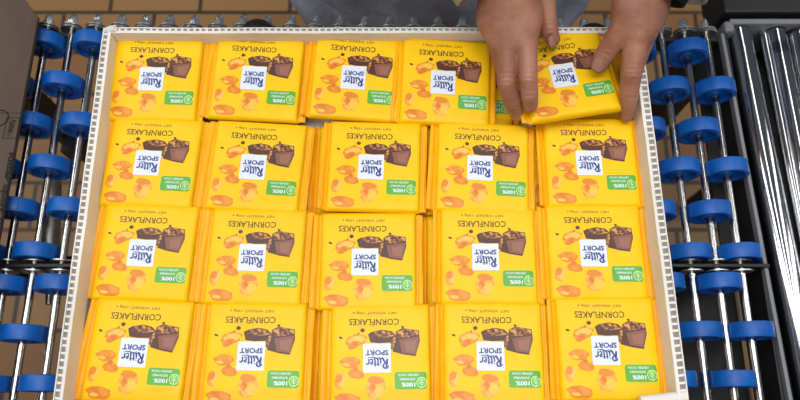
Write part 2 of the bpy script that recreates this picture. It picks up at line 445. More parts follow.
# ------------------------------------------------------------------ white corrugated box
ZRIM = .018; ZBOT = ZC + WR + .0006
cTL, cTR, cBR, cBL = at(103.5, 27.5, ZRIM), at(641, 27.5, ZRIM), at(690.5, 413, ZRIM), at(51, 413, ZRIM)
bx = empty('corrugated_box', ((cTL + cBR) / 2).xy.to_3d() + Vector((0, 0, ZBOT)))
tag(bx, 'open white corrugated box on the wheels, packed with yellow chocolate bars', 'box')
TW = .0085
def wall(name, A, B, inner_sign, thick=TW):
    """A->B outer line; interior is to the left when inner_sign=+1"""
    d = (B - A); L_ = d.length; d.normalize(); n = Vector((-d.y, d.x, 0)) * inner_sign
    bm = bmesh.new(); lin = .0011
    def slab(o0, o1, z1, wob=0.0, seg=40):
        prev = None
        for i in range(seg + 1):
            s = L_ * i / seg; wv = wob * noise.noise(Vector((s * 30, A.x * 9, A.y * 7)))
            zt = z1 + .0006 * noise.noise(Vector((s * 45, 3, A.x * 5)))
            ring = [bm.verts.new(A + d * s + n * (o0 + wv) + Vector((0, 0, ZBOT - A.z))), bm.verts.new(A + d * s + n * (o1 + wv) + Vector((0, 0, ZBOT - A.z))),
                    bm.verts.new(A + d * s + n * (o1 + wv) + Vector((0, 0, zt - A.z))), bm.verts.new(A + d * s + n * (o0 + wv) + Vector((0, 0, zt - A.z)))]
            if prev:
                for j in range(4): bm.faces.new((prev[j], prev[(j + 1) % 4], ring[(j + 1) % 4], ring[j]))
            else: bm.faces.new(ring)
            prev = ring
        bm.faces.new(list(reversed(prev)))
    slab(0, lin, ZRIM, .0004); slab(thick - lin * 2.6, thick, ZRIM + .0004, .0004)
    # ribs between the liners
    pitch = .0063; n_ = int(L_ / pitch); g0, g1 = lin + .0001, thick - lin * 2.6; tk = .0021
    for i in range(n_):
        s = i * pitch + .0007 * noise.noise(Vector((i * 1.7, 3, A.y * 10)))
        s2 = s + .0006 * noise.noise(Vector((i * 2.3, 9, A.x * 10))) + .0004
        a0, a1, b0, b1 = A + d * s + n * g0, A + d * s2 + n * g1, A + d * (s + tk) + n * g0, A + d * (s2 + tk) + n * g1
        if s + tk > L_: break
        zt = ZRIM - .0005 + .0004 * noise.noise(Vector((i * 1.1, 5, 5)))
        lo_ = [bm.verts.new((p_.x, p_.y, ZBOT)) for p_ in (a0, a1, b1, b0)]; hi_ = [bm.verts.new((p_.x, p_.y, zt)) for p_ in (a0, a1, b1, b0)]
        for fc in [lo_, hi_] + [(lo_[k_], lo_[(k_ + 1) % 4], hi_[(k_ + 1) % 4], hi_[k_]) for k_ in range(4)]: bm.faces.new(fc)
    n0 = len(bm.faces)
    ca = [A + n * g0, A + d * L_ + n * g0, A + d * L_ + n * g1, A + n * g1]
    lo_ = [bm.verts.new((p_.x, p_.y, ZBOT)) for p_ in ca]; hi_ = [bm.verts.new((p_.x, p_.y, ZRIM - .0032)) for p_ in ca]  # added slab fills the cells just below the rim, its grey standing for shade
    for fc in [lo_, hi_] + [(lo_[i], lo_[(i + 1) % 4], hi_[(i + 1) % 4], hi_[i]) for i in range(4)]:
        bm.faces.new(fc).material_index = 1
    bmesh.ops.recalc_face_normals(bm, faces=bm.faces)
    o = mesh_obj(name, bm, [M['box_white'], M['box_cell_shade']], bx); o.location = -bx.location
    return o
wall('side_panel', cTL, cBL, +1)
wall('side_panel', cTR, cBR, -1, .0095)
wall('end_panel', cTL + Vector((.009, 0, 0)), cTR - Vector((.0100, 0, 0)), -1, .0068)
wall('end_panel', cBL + Vector((.009, 0, 0)), cBR - Vector((.0100, 0, 0)), +1, .0068)
bm = bmesh.new()
f0 = [p + Vector((s * .010, q * .008, 0)) for p, s, q in ((cTL, 1, -1), (cTR, -1, -1), (cBR, -1, 1), (cBL, 1, 1))]
def slabpoly(bm, pts, z0, z1):
    a = [bm.verts.new((p.x, p.y, z0)) for p in pts]; b = [bm.verts.new((p.x, p.y, z1)) for p in pts]
    bm.faces.new(a); bm.faces.new(b)
    for i in range(len(pts)): bm.faces.new((a[i], a[(i + 1) % len(pts)], b[(i + 1) % len(pts)], b[i]))
    bmesh.ops.recalc_face_normals(bm, faces=bm.faces)
slabpoly(bm, f0, ZBOT, ZBOT + .005)
o = mesh_obj('bottom_panel', bm, M['box_white'], bx); o.location = -bx.location
Z2 = -.0128
ZPAD = Z2 - .0130
bm = bmesh.new(); f1 = [p + Vector((s * .0108, q * .0085, 0)) for p, s, q in ((cTL, 1, -1), (cTR, -1, -1), (cBR, -1, 1), (cBL, 1, 1))]
slabpoly(bm, f1, ZPAD - .003, ZPAD)
c0 = sum(f1, Vector()) / 4
box(bm, (c0.x - .2, c0.y - .12, ZBOT + .005), (c0.x + .2, c0.y - .11, ZPAD - .003)); box(bm, (c0.x - .2, c0.y + .11, ZBOT + .005), (c0.x + .2, c0.y + .12, ZPAD - .003))
o = mesh_obj('layer_pad', bm, M['box_white'], bx); o.location = -bx.location
# curled liner at the near right corner and a dog-eared one at the far left
bm = bmesh.new()
lathe(bm, [(.0042, 0), (.0045, .001), (.0045, .040), (.0038, .0405)], at(640, 401, ZRIM - .004), (1, .10, 0), 20)
o = mesh_obj('curled_liner', bm, M['box_white'], bx, True, 50); o.location = -bx.location
bm = bmesh.new()
lathe(bm, [(.0036, 0), (.0044, .001), (.0042, .010), (.0030, .014)], cTL + Vector((.002, -.001, -.006)), (.7, -.1, .55), 14)
o = mesh_obj('curled_liner', bm, M['box_white'], bx, True, 50); o.location = -bx.location

# ------------------------------------------------------------------ chocolate bars
A_, B_, TK = .0452, .0455, .0122     # half width, half height, thickness
def ztop(x, y, sd):
    tx = min(1, abs(x) / A_); ty = min(1, abs(y) / B_)
    dr = 1 - (max(0, 1 - tx ** 16)) ** .5; dq = 1 - (max(0, 1 - ty ** 26)) ** .5
    z = -.0050 * min(1, dr + dq)
    e = math.exp(-((abs(x) - .041) / .0045) ** 2)
    z += .0009 * e * noise.noise(Vector((x * 40, y * 110, sd)))
    z += .0009 * noise.noise(Vector((x * 22, y * 22, sd + 7))) * (1 - .5 * max(tx, ty))
    z += .00035 * math.exp(-((abs(y) - .041) / .003) ** 2) * noise.noise(Vector((x * 110, y * 30, sd + 3)))
    return z

def body_mesh(sd):
    bm = bmesh.new(); nx = ny = 44
    def sp(n):   # denser near the edges
        return [math.sin(-PI / 2 + PI * i / n) * .35 + (-1 + 2 * i / n) * .65 for i in range(n + 1)]
    sx = sp(nx); sy = sp(ny)
    top = [[bm.verts.new((A_ * a, B_ * b, ztop(A_ * a, B_ * b, sd))) for b in sy] for a in sx]
    def zb(x, y):
        tx = min(1, abs(x) / A_); ty = min(1, abs(y) / B_)
        dr = 1 - (max(0, 1 - tx ** 16)) ** .5; dq = 1 - (max(0, 1 - ty ** 26)) ** .5
        return -TK + .0050 * min(1, dr + dq)
    bot = [[bm.verts.new((A_ * a, B_ * b, zb(A_ * a, B_ * b))) for b in sy] for a in sx]
    for i in range(nx):
        for j in range(ny):
            bm.faces.new((top[i][j], top[i + 1][j], top[i + 1][j + 1], top[i][j + 1]))
            bm.faces.new((bot[i][j], bot[i][j + 1], bot[i + 1][j + 1], bot[i + 1][j]))
    for i in range(nx):
        bm.faces.new((bot[i][0], bot[i + 1][0], top[i + 1][0], top[i][0])); bm.faces.new((top[i][ny], top[i + 1][ny], bot[i + 1][ny], bot[i][ny]))
    for j in range(ny):
        bm.faces.new((bot[0][j + 1], bot[0][j], top[0][j], top[0][j + 1])); bm.faces.new((top[nx][j + 1], top[nx][j], bot[nx][j], bot[nx][j + 1]))
    return bm

def flap_mesh(side, sd, w0, w1, rise):
    """crimped end seal; w0 width at the far end, w1 at the near end"""
    bm = bmesh.new(); nu, nv = 14, 40; T = .0006
    top = []; bot = []
    for i in range(nu + 1):
        s = i / nu; ra = []; rb = []
        for j in range(nv + 1):
            t = j / nv; y = (-B_ + 2 * B_ * t) * (.985 - .02 * s)
            wd = w1 + (w0 - w1) * t
            x = side * (A_ - .0022 + (wd + .0022) * s)
            z = -.0042 - .0022 * math.sin(PI * min(1, s * 1.6)) + rise * s * s
            z += .0009 * s * noise.noise(Vector((s * 3, y * 55, sd + side * 5)))
            z += .0012 * s * math.sin(y * 46 + sd * 2 + side)
            z += .00022 * (math.cos(s * 34) if s > .35 else 0)
            ra.append(bm.verts.new((x, y, z))); rb.append(bm.verts.new((x, y, z - T)))
        top.append(ra); bot.append(rb)
    for i in range(nu):
        for j in range(nv):
            bm.faces.new((top[i][j], top[i + 1][j], top[i + 1][j + 1], top[i][j + 1])); bm.faces.new((bot[i][j], bot[i][j + 1], bot[i + 1][j + 1], bot[i + 1][j]))
    for i in range(nu):
        bm.faces.new((bot[i][0], bot[i + 1][0], top[i + 1][0], top[i][0])); bm.faces.new((top[i][nv], top[i + 1][nv], bot[i + 1][nv], bot[i][nv]))
    for j in range(nv):
        bm.faces.new((bot[0][j + 1], bot[0][j], top[0][j], top[0][j + 1])); bm.faces.new((top[nu][j + 1], top[nu][j], bot[nu][j], bot[nu][j + 1]))
    bmesh.ops.recalc_face_normals(bm, faces=bm.faces)
    return bm

# artwork: coordinates q(cx, cy) taken on the wrapper, in metres from its centre
def q(cx, cy): return ((cx - 255) / 4450, -(cy - 216) / 4400)
def poly2d(bm, pts, mi, layer):
    vs = [bm.verts.new((x, y, layer)) for x, y in pts]
    f = bm.faces.new(vs); f.material_index = mi
def blob(cx, cy, rx, ry, rot=0, seed=0, n=22, rough=.16):
    c, s = math.cos(rot), math.sin(rot); out = []
    for i in range(n):
        a = 2 * PI * i / n; k = 1 + rough * noise.noise(Vector((math.cos(a) * 1.7 + seed * 3.1, math.sin(a) * 1.7, seed)))* 1.6
        x, y = math.cos(a) * rx * k, math.sin(a) * ry * k
        out.append(q(cx + x * c - y * s, cy + x * s + y * c))
    return out
def fix_up(bm):
    for f in bm.faces:
        f.normal_update()
        if f.normal.z < 0: f.normal_flip()
def conform(bm, sd, step=.0030, base=.00010):
    """cut the flat print by a grid and lay it on the wrapper"""
    n = int(.09 / step)
    bmesh.ops.triangulate(bm, faces=bm.faces)
    for ax in (0, 1):
        for i in range(1, n):
            c = -.045 + i * step; co = [0, 0, 0]; co[ax] = c; no = [0, 0, 0]; no[ax] = 1
            bmesh.ops.bisect_plane(bm, geom=bm.verts[:] + bm.edges[:] + bm.faces[:], plane_co=co, plane_no=no)
    for v in bm.verts: v.co.z = ztop(v.co.x, v.co.y, sd) + base + v.co.z
    fix_up(bm)
def text_into(bm, s, cx, cy, width, height, mi, layer, rot=PI, bold=0.0, shear=0.0, arc=0.0):
    cu = bpy.data.curves.new('t', 'FONT'); cu.body = s; cu.align_x = 'CENTER'; cu.align_y = 'CENTER'; cu.resolution_u = 2
    cu.offset = bold; cu.shear = shear
    o = bpy.data.objects.new('t', cu); COL.objects.link(o)
    bpy.context.view_layer.update()
    me = o.evaluated_get(bpy.context.evaluated_depsgraph_get()).to_mesh()
    xs = [v.co.x for v in me.vertices]; ys = [v.co.y for v in me.vertices]
    x0, x1, y0, y1 = min(xs), max(xs), min(ys), max(ys)
    mp = []
    for v in me.vertices:
        x = ((v.co.x - x0) / (x1 - x0) - .5) * width; y = ((v.co.y - y0) / (y1 - y0) - .5) * height
        y -= arc * (2 * x / width) ** 2
        X = x * math.cos(rot) - y * math.sin(rot); Y = x * math.sin(rot) + y * math.cos(rot)
        mp.append(bm.verts.new((cx + X, cy + Y, layer)))
    for p in me.polygons:
        try: bm.faces.new([mp[i] for i in p.vertices]).material_index = mi
        except ValueError: pass
    o.to_mesh_clear() if hasattr(o, 'to_mesh_clear') else None
    bpy.data.objects.remove(o); bpy.data.curves.remove(cu)
def stroke(bm, pts, wds, mi, layer):
    """ribbon through pts with widths"""
    P = [Vector((p[0], p[1], 0)) for p in pts]; L1 = []; R1 = []
    for i, p in enumerate(P):
        d = (P[min(i + 1, len(P) - 1)] - P[max(i - 1, 0)]).normalized(); n = Vector((-d.y, d.x, 0))
        L1.append(p + n * wds[i] / 2); R1.append(p - n * wds[i] / 2)
    for i in range(len(P) - 1):
        vs = [bm.verts.new((v.x, v.y, layer)) for v in (L1[i], R1[i], R1[i + 1], L1[i + 1])]
        bm.faces.new(vs).material_index = mi
def spline(pts, n=6):
    out = []; P = [Vector(p) for p in pts]
    for i in range(len(P) - 1):
        a = P[max(i - 1, 0)]; b = P[i]; c = P[i + 1]; d = P[min(i + 2, len(P) - 1)]
        for k in range(n):
            t = k / n
            out.append(.5 * ((2 * b) + (c - a) * t + (2 * a - 5 * b + 4 * c - d) * t * t + (3 * b - a - 3 * c + d) * t ** 3))
    out.append(P[-1]); return out

def art(sd, root):
    ly = .00006
    # cornflakes
    bm = bmesh.new()
    S = 3
    # curved flake top left
    poly2d(bm, blob(158, 158, 42, 24, -.15, S + 1), 3, 0); poly2d(bm, blob(160, 156, 34, 15, -.15, S + 2), 1, ly); poly2d(bm, blob(148, 176, 26, 14, -.4, S + 3), 0, ly * 2); poly2d(bm, blob(180, 150, 16, 8, .2, S + 9), 2, ly * 3)
    poly2d(bm, blob(134, 241, 40, 20, -.03, S + 4), 3, 0); poly2d(bm, blob(136, 236, 34, 13, 0, S + 5), 0, ly); poly2d(bm, blob(120, 250, 16, 6, .1, S + 6), 2, ly * 2)
    poly2d(bm, blob(160, 285, 34, 17, .15, S + 7), 3, 0); poly2d(bm, blob(156, 272, 15, 14, .6, S + 8), 0, ly); poly2d(bm, blob(170, 290, 22, 8, .2, S + 10), 0, ly * 2)
    poly2d(bm, blob(97, 310, 22, 30, .3, S + 11), 1, 0); poly2d(bm, blob(92, 300, 14, 16, .2, S + 12), 3, ly); poly2d(bm, blob(104, 322, 9, 13, .2, S + 13), 2, ly * 2)
    poly2d(bm, blob(238, 335, 38, 40, .2, S + 14), 1, 0); poly2d(bm, blob(236, 308, 30, 14, .1, S + 15), 3, ly); poly2d(bm, blob(252, 350, 18, 20, .3, S + 16), 2, ly * 2); poly2d(bm, blob(222, 338, 14, 16, .3, S + 17), 0, ly * 2)
    poly2d(bm, blob(128, 380, 52, 22, .12, S + 18), 3, 0); poly2d(bm, blob(130, 376, 44, 15, .12, S + 19), 0, ly); poly2d(bm, blob(112, 388, 18, 7, .1, S + 20), 2, ly * 2)
    conform(bm, sd)
    mesh_obj('cornflake_print', bm, [M['flake'], M['flake_pale'], M['flake_hi'], M['flake_rim']], root, True)
    # chocolate pieces and crumbs
    bm = bmesh.new()
    P = lambda pts: [q(*p) for p in pts]
    poly2d(bm, P([(206, 135), (222, 126), (262, 118), (300, 124), (318, 140), (316, 168), (290, 168), (250, 170), (216, 166)]), 1, 0)
    poly2d(bm, P([(224, 128), (262, 120), (300, 127), (312, 142), (286, 148), (240, 150), (222, 146)]), 0, ly)
    poly2d(bm, P([(296, 165), (318, 140), (336, 160), (318, 200), (298, 192)]), 0, ly)
    poly2d(bm, P([(318, 126), (345, 112), (378, 118), (410, 122), (414, 160), (396, 220), (352, 214), (304, 202), (318, 160)]), 1, ly * 2)
    poly2d(bm, P([(322, 128), (350, 114), (378, 120), (408, 124), (408, 138), (372, 148), (326, 150)]), 0, ly * 3)
    poly2d(bm, P([(330, 158), (412, 146), (398, 214), (342, 206)]), 2, ly * 4)
    poly2d(bm, P([(352, 166), (402, 158), (392, 204), (358, 200)]), 3, ly * 5)
    poly2d(bm, blob(184, 120, 9, 8, .4, 31), 1, 0); poly2d(bm, blob(96, 148, 8, 4, .3, 32), 1, 0); poly2d(bm, blob(345, 108, 6, 4, .3, 34), 1, 0); poly2d(bm, blob(168, 132, 3, 3, .3, 36), 1, 0)
    conform(bm, sd)
    mesh_obj('chocolate_print', bm, [M['choc_filling'], M['choc_dark'], M['choc_milk'], M['choc_light']], root, True)
    # product words
    bm = bmesh.new()
    x, y = q(230, 89); text_into(bm, 'CORNFLAKES', x, y, .0455, .0058, 0, 0, PI, .012, 0, .0004)
    conform(bm, sd, .006)
    mesh_obj('lettering', bm, M['brown_ink'], root)
    bm = bmesh.new()
    x, y = q(232, 52); text_into(bm, 'NET WEIGHT 100g e', x, y, .040, .0030, 0, 0, PI, .012, 0, 0)
    conform(bm, sd, .006)
    mesh_obj('weight_lettering', bm, M['faint_ink'], root)
    # logo panel
    bm = bmesh.new(); lc = q(242, 226); hs = .0124
    poly2d(bm, [(lc[0] - hs, lc[1] - hs), (lc[0] + hs, lc[1] - hs), (lc[0] + hs, lc[1] + hs), (lc[0] - hs, lc[1] + hs)], 0, ly * 6)
    conform(bm, sd)
    lp = mesh_obj('logo_panel', bm, M['white'], root, True)
    bm = bmesh.new()
    text_into(bm, 'SPORT', lc[0], lc[1] + .0046, .0205, .0048, 0, ly * 8, PI, .035, 0, 0)
    # script word, drawn upright in (x right, y up) then turned half round
    up = lambda pts: [(lc[0] - px * .0001, lc[1] - .0036 - py * .0001) for px, py in pts]
    def st(pts, a, b):
        sp_ = spline(up(pts)); n = len(sp_)
        stroke(bm, sp_, [(.000125 * (a + (b - a) * math.sin(PI * i / (n - 1)))) for i in range(n)], 0, ly * 8)
    st([(-92, -30), (-88, 5), (-84, 42)], 12, 15)                                    # R stem
    st([(-104, 30), (-88, 50), (-62, 46), (-56, 26), (-72, 10), (-84, 6)], 7, 12)   # R bowl
    st([(-76, 6), (-62, -14), (-50, -34), (-38, -28)], 9, 14)                        # R leg
    st([(-34, 14), (-33, -10), (-28, -30), (-20, -22)], 8, 11)                       # i
    st([(-36, 26), (-31, 31)], 9, 10)
    st([(-10, 34), (-10, 4), (-6, -26), (3, -24)], 8, 11)                            # t
    st([(16, 36), (16, 4), (20, -26), (29, -24)], 8, 11)                             # t
    st([(-22, 16), (2, 18), (30, 17)], 6, 6)
    st([(38, -6), (54, 2), (52, 14), (42, 14), (38, -8), (46, -28), (60, -20)], 7, 9)  # e
    st([(70, 14), (72, -8), (72, -30)], 9, 11)                                       # r
    st([(72, 0), (80, 14), (92, 14), (95, 6)], 7, 11)
    st([(-34, -44), (0, -34), (40, -44), (86, -38)], 3, 8)                           # swash below
    conform(bm, sd, .006)
    mesh_obj('logo_lettering', bm, M['blue_ink'], lp)
    # green seal
    bm = bmesh.new()
    rr = 10; x0, x1, y0, y1 = 312, 438, 279, 343; pts = []
    for cx, cy, a0 in ((x1 - rr, y0 + rr, -90), (x1 - rr, y1 - rr, 0), (x0 + rr, y1 - rr, 90), (x0 + rr, y0 + rr, 180)):
        for k in range(5):
            a = math.radians(a0 + k * 22.5); pts.append(q(cx + rr * math.cos(a), cy + rr * math.sin(a)))
    poly2d(bm, pts, 0, ly * 2); conform(bm, sd)
    gb = mesh_obj('green_badge', bm, M['green'], root, True)
    bm = bmesh.new()
    x, y = q(366, 326); text_into(bm, '100%', x, y, .0120, .0036, 0, ly * 3, PI, .03)
    x, y = q(362, 306); text_into(bm, 'SUSTAINABLE', x, y, .0140, .0019, 0, ly * 3, PI, .02)
    x, y = q(366, 290); text_into(bm, 'CERTIFIED COCOA', x, y, .0185, .0019, 0, ly * 3, PI, .02)
    conform(bm, sd, .006)
    mesh_obj('badge_lettering', bm, M['white'], gb)
    bm = bmesh.new()
    for i in range(24):
        a0, a1 = 2 * PI * i / 24, 2 * PI * (i + 1) / 24
        cs = [(418 + r_ * math.cos(a) * 1.0, 318 + r_ * math.sin(a)) for a, r_ in ((a0, 20), (a1, 20), (a1, 17), (a0, 17))]
        poly2d(bm, [q(*c) for c in cs], 0, ly * 3)
    for k in (-9, -3, 3, 9):
        stroke(bm, [q(405, 318 + k - 7), q(418, 318 + k), q(431, 318 + k - 5)], [.0004, .0006, .0003], 0, ly * 3)
    stroke(bm, [q(418, 300), q(418, 336)], [.0005, .0005], 0, ly * 3)
    conform(bm, sd)
    mesh_obj('leaf_emblem', bm, M['green_lt'], gb)

def make_bar(sd, fl, frt):
    root = empty('chocolate_bar')
    mesh_obj('wrapper', body_mesh(sd), M['film'], root, True)
    mesh_obj('seal_flap', flap_mesh(-1, sd, *fl), M['flap'], root, True)
    mesh_obj('seal_flap', flap_mesh(1, sd, *frt), M['flap'], root, True)
    art(sd, root)
    return root

variants = [make_bar(1.3, (.0070, .0090, .0015), (.0065, .0060, -.0026)),
            make_bar(4.7, (.0075, .0085, .0005), (.0075, .0070, -.0032)),
            make_bar(8.1, (.0065, .0080, .0022), (.0060, .0065, -.0022)),
            make_bar(2.2, (.0060, .0125, .0010), (.0065, .0065, -.0026))]
used = set()
# (u, v of the logo centre, turn, variant, dz, tilt x, tilt y)
BARS = [
 [(151.5, 79, .025, 0, .002, .045, 0), (253.5, 78, .055, 1, .002, .045, 0), (353.5, 77.5, .065, 2, .003, .045, .02), (443, 82.5, .05, 0, .0045, .045, .02), None],
 [(147.5, 163, .045, 3, 0, 0, 0), (253, 167, .062, 1, 0, 0, 0), (371, 167, .03, 2, .001, 0, 0), (480, 168, .05, 0, .001, 0, 0), (589, 163, .0, 2, .001, 0, 0)],
 [(141.5, 253, .037, 3, 0, 0, 0), (252, 257.5, .028, 1, 0, 0, 0), (365, 262, .0, 0, 0, 0, 0), (485.5, 257, .012, 2, .001, 0, 0), (593.5, 253, .0, 1, 0, 0, 0)],
 [(133.5, 352.5, .045, 3, 0, 0, 0), (251, 356, .012, 0, 0, 0, 0), (377, 358, -.01, 1, 0, 0, 0), (490.5, 356, .01, 2, .001, 0, 0), (605.5, 350.5, 0, 0, .001, 0, 0)]]
ROWN = ['back row', 'second row from back', 'third row from back', 'front row']
COLN = ['leftmost bar', 'second bar from the left', 'middle bar', 'second bar from the right', 'rightmost bar']
for r, row in enumerate(BARS):
    for c, b in enumerate(row):
        if b is None: continue
        u, v, slope, vi, dz, tx, ty = b
        rot = -slope
        p = at(u, v, dz)
        off = Matrix.Rotation(rot, 3, 'Z') @ Vector((*q(242, 226), 0))
        root = variants[vi] if vi not in used else copy_tree(variants[vi]); used.add(vi)
        root.location = p - off; root.rotation_euler = (tx, ty, rot); root.scale = (1, 1.025, 1)
        tag(root, 'yellow chocolate bar, %s of the %s' % (COLN[c], ROWN[r]) if not (r == 0 and c == 3) else
            'yellow wrapped cornflake chocolate bar in the back row, just left of the reaching hands', 'chocolate bar', 'chocolate bars in the top layer')
# the bar held by both hands
held = copy_tree(variants[1])
rot = .165; p = at(563.5, 75.5, .021); off = Matrix.Rotation(rot, 3, 'Z') @ Vector((*q(242, 226), 0))
held.location = p - off; held.rotation_euler = (-.06, .0, rot)
tag(held, 'yellow wrapped cornflake chocolate bar held tilted in both hands', 'chocolate bar', None)
if 'group' in held: del held['group']
# lower layer where it shows in the gaps
LOW = [((577, 82), 0.02, 'partly hidden chocolate bar lying right below the held one'),
       ((470, 86), .05, 'lower chocolate bar in the dark gap beside the long fingers, back row')]
for r_, v_, us in ((1, 169, (363, 472, 575)), (2, 262, (361, 474, 582)), (3, 356, (367, 481, 594))):
    for u_, g_ in zip(us, ('middle bar', 'fourth bar', 'rightmost bar')):
        LOW.append(((u_, v_), .01, 'lower chocolate bar beneath the %s of the %s, edge showing' % (g_, ROWN[r_])))
for (u, v), s, lab in LOW:
    root = copy_tree(variants[0]); p = at(u, v, Z2); root.location = p; root.rotation_euler = (0, 0, -s)
    tag(root, lab, 'chocolate bar', 'chocolate bars in the lower layer')

# ------------------------------------------------------------------ brown carton at the left
ZK = -.060
ct = empty('brown_carton', (at(0, 120, ZK).x - .05, .25, ZBOT))
tag(ct, 'flattened dark brown carton with black stamped marks at the left edge', 'carton')
e0 = at(38, 17, ZK); e1 = at(24, -2, ZK); e2 = at(-3, 262, ZK)
bm = bmesh.new()
edge_far = at(-45, -60, ZK)
out = [e0, e1, edge_far, Vector((e0.x - .33, edge_far.y, ZK)), Vector((e0.x - .33, -.05, ZK)), Vector((e0.x - .002, -.05, ZK))]
slabpoly(bm, out, ZK - .004, ZK)
o = mesh_obj('top_flap', bm, M['carton'], ct); o.location = -ct.location; flapo = o
bm = bmesh.new(); ins = [Vector((min(p_.x, e0.x) - .006, p_.y - (.004 if p_.y > .2 else -.004), 0)) for p_ in out]
slabpoly(bm, ins, ZBOT, ZK - .004)
o = mesh_obj('carton_body', bm, M['carton'], ct); o.location = -ct.location
bm = bmesh.new()
def ctext(s, u, v, wd, ht, bold=.02):
    p_ = at(u, v, ZK); text_into(bm, s, p_.x, p_.y, wd, ht, 0, ZK + .0002, -PI / 2, bold)
ctext('Ritter Sport 100g', 3.5, 196, .098, .0075, .05)
ctext('Ritter', 12.8, 127, .016, .0055, .02); ctext('SPORT', 9.5, 129, .017, .0035, .02)
ctext('CORNFLAKES', 12.0, 170, .030, .0022, 0)
def rect_ring(c, hw, hh, t):
    for lo, hi in (((-hw, -hh), (hw, -hh + t)), ((-hw, hh - t), (hw, hh)), ((-hw, -hh), (-hw + t, hh)), ((hw - t, -hh), (hw, hh))):
        vs = [bm.verts.new((c.x + a_, c.y + b_, ZK + .0002)) for a_, b_ in ((lo[0], lo[1]), (hi[0], lo[1]), (hi[0], hi[1]), (lo[0], hi[1]))]
        bm.faces.new(vs)
rect_ring(at(11.5, 128, ZK), .0075, .0125, .0009)
rect_ring(at(3.5, 160, ZK), .024, .055, .0006)
pc = at(0, 118, ZK)
for i in range(20):
    a0, a1 = 2 * PI * i / 20, 2 * PI * (i + 1) / 20
    vs = [bm.verts.new((pc.x + r_ * math.cos(a), pc.y + r_ * math.sin(a), ZK + .0002)) for a, r_ in ((a0, .010), (a1, .010), (a1, .0085), (a0, .0085))]
    bm.faces.new(vs)
for f in bm.faces:
    f.normal_update()
    if f.normal.z < 0: f.normal_flip()
mesh_obj('stamped_print', bm, M['carton_ink'], flapo)

# ------------------------------------------------------------------ the person behind the conveyor
def hp(u, v, z): return tuple(at(u, v, z))
PX = .062
shA = (PX - .17, .62, .40); shB = (PX + .17, .62, .40)
elA = (-.10, .56, .19); elB = (.375, .58, .20)
wrA = hp(506, -36, .092); wrB = hp(650, -40, .092)
# ---- hand at the left (a right hand)
def finger(ps, rs, k=.0035): return (k, [(p, r) for p, r in zip(ps, rs)])
HA = [
 (.010, [(elA, .040), (tuple(np.array(elA) * .35 + np.array(wrA) * .65), .031), (wrA, .0230)]),
 (.010, [(wrA, .0210), (hp(494, 20, .066), .0135), (hp(499, 42, .056), .0098)]),
 (.010, [(wrA, .0230), (hp(505, 15, .073), .0150), (hp(507, 44, .062), .0106)]),
 (.010, [(wrA, .0230), (hp(519, 12, .074), .0150), (hp(526, 43, .064), .0104)]),
 (.010, [(wrA, .0225), (hp(522, -8, .070), .0160), (hp(526, 20, .066), .0120)]),
 ('e', hp(509, 12, .064), (.030, .036, .016), .008),
 # middle finger
 finger([hp(506.5, 46, .062), hp(506.5, 82, .048), hp(512.5, 103, .030), hp(517.5, 115, .014)], [.0102, .0092, .0084, .0066], .0012),
 # index finger
 finger([hp(526.5, 44, .064), hp(527.8, 78, .054), hp(529.5, 96, .042), hp(530.5, 105, .033)], [.0100, .0091, .0083, .0070], .0012),
 # ring and little finger, tucked underneath
 finger([hp(498, 42, .054), hp(504, 70, .030), hp(510, 90, .010), hp(513, 98, .001)], [.0094, .0082, .0074, .0064], .0015),
 finger([hp(491, 24, .054), hp(497, 50, .034), hp(504, 66, .016), hp(509, 74, .009)], [.0090, .0076, .0068, .0060], .002),
 # thumb
 (.006, [(hp(522, -34, .074), .0160), (hp(543, -12, .062), .0115)]),
 finger([hp(543, -12, .062), hp(546.5, 14, .050), hp(549, 29, .043), hp(552.5, 39, .036)], [.0110, .0094, .0088, .0074], .003),
]
HB = [
 (.010, [(elB, .040), (tuple(np.array(elB) * .35 + np.array(wrB) * .65), .030), (wrB, .0225)]),
 (.010, [(wrB, .0215), (hp(642, 2, .080), .0165), (hp(638, 34, .068), .0125)]),
 (.010, [(wrB, .0215), (hp(649, 4, .070), .0150), (hp(645, 34, .056), .0110)]),
 (.010, [(wrB, .0215), (hp(653, -2, .058), .0135), (hp(649, 22, .044), .0100)]),
 (.010, [(wrB, .0215), (hp(633, -12, .084), .0165), (hp(628, 10, .078), .0125)]),
 ('e', hp(641, 0, .072), (.025, .034, .018), .010),
 # thumb over the bar
 (.006, [(hp(629, 6, .079), .0130), (hp(624, 26, .067), .0118)]),
 finger([hp(624, 26, .067), hp(612, 44, .053), hp(604, 56, .043), hp(599.5, 64.5, .036)], [.0118, .0102, .0098, .0084], .003),
 # index finger along the right edge of the bar
 finger([hp(637, 36, .066), hp(631.5, 72, .048), hp(628.5, 98, .026), hp(627, 115, .010)], [.0120, .0102, .0086, .0068], .002),
 # middle, ring and little fingers below it
 finger([hp(645, 34, .054), hp(635, 66, .034), hp(630, 90, .008), hp(628, 100, -.002)], [.0106, .0088, .0076, .0064], .002),
 finger([hp(648, 22, .046), hp(640, 50, .030), hp(633, 70, .008), hp(630, 80, .000)], [.0096, .0082, .0072, .0062], .002),
 finger([hp(649, 10, .046), hp(643, 36, .032), hp(635, 52, .014), hp(631, 60, .006)], [.0086, .0074, .0066, .0058], .002),
]
def skin_disp(creases):
    cr = [(np.array(hp(*c[:3]), np.float32), np.array(c[3]), c[4]) for c in creases]
    def f(g):
        d = np.zeros(g.shape[:3], np.float32)
        for c, ax, rad in cr:
            e = g - c; a = np.array(ax) / np.linalg.norm(ax); t = e @ a.astype(np.float32); r2 = (e ** 2).sum(-1)
            d += .00035 * np.cos(t / .0021 * 2 * np.pi * .5) * np.exp(-r2 / (2 * rad * rad)) * (e[..., 2] > -.004)
        return d
    return f
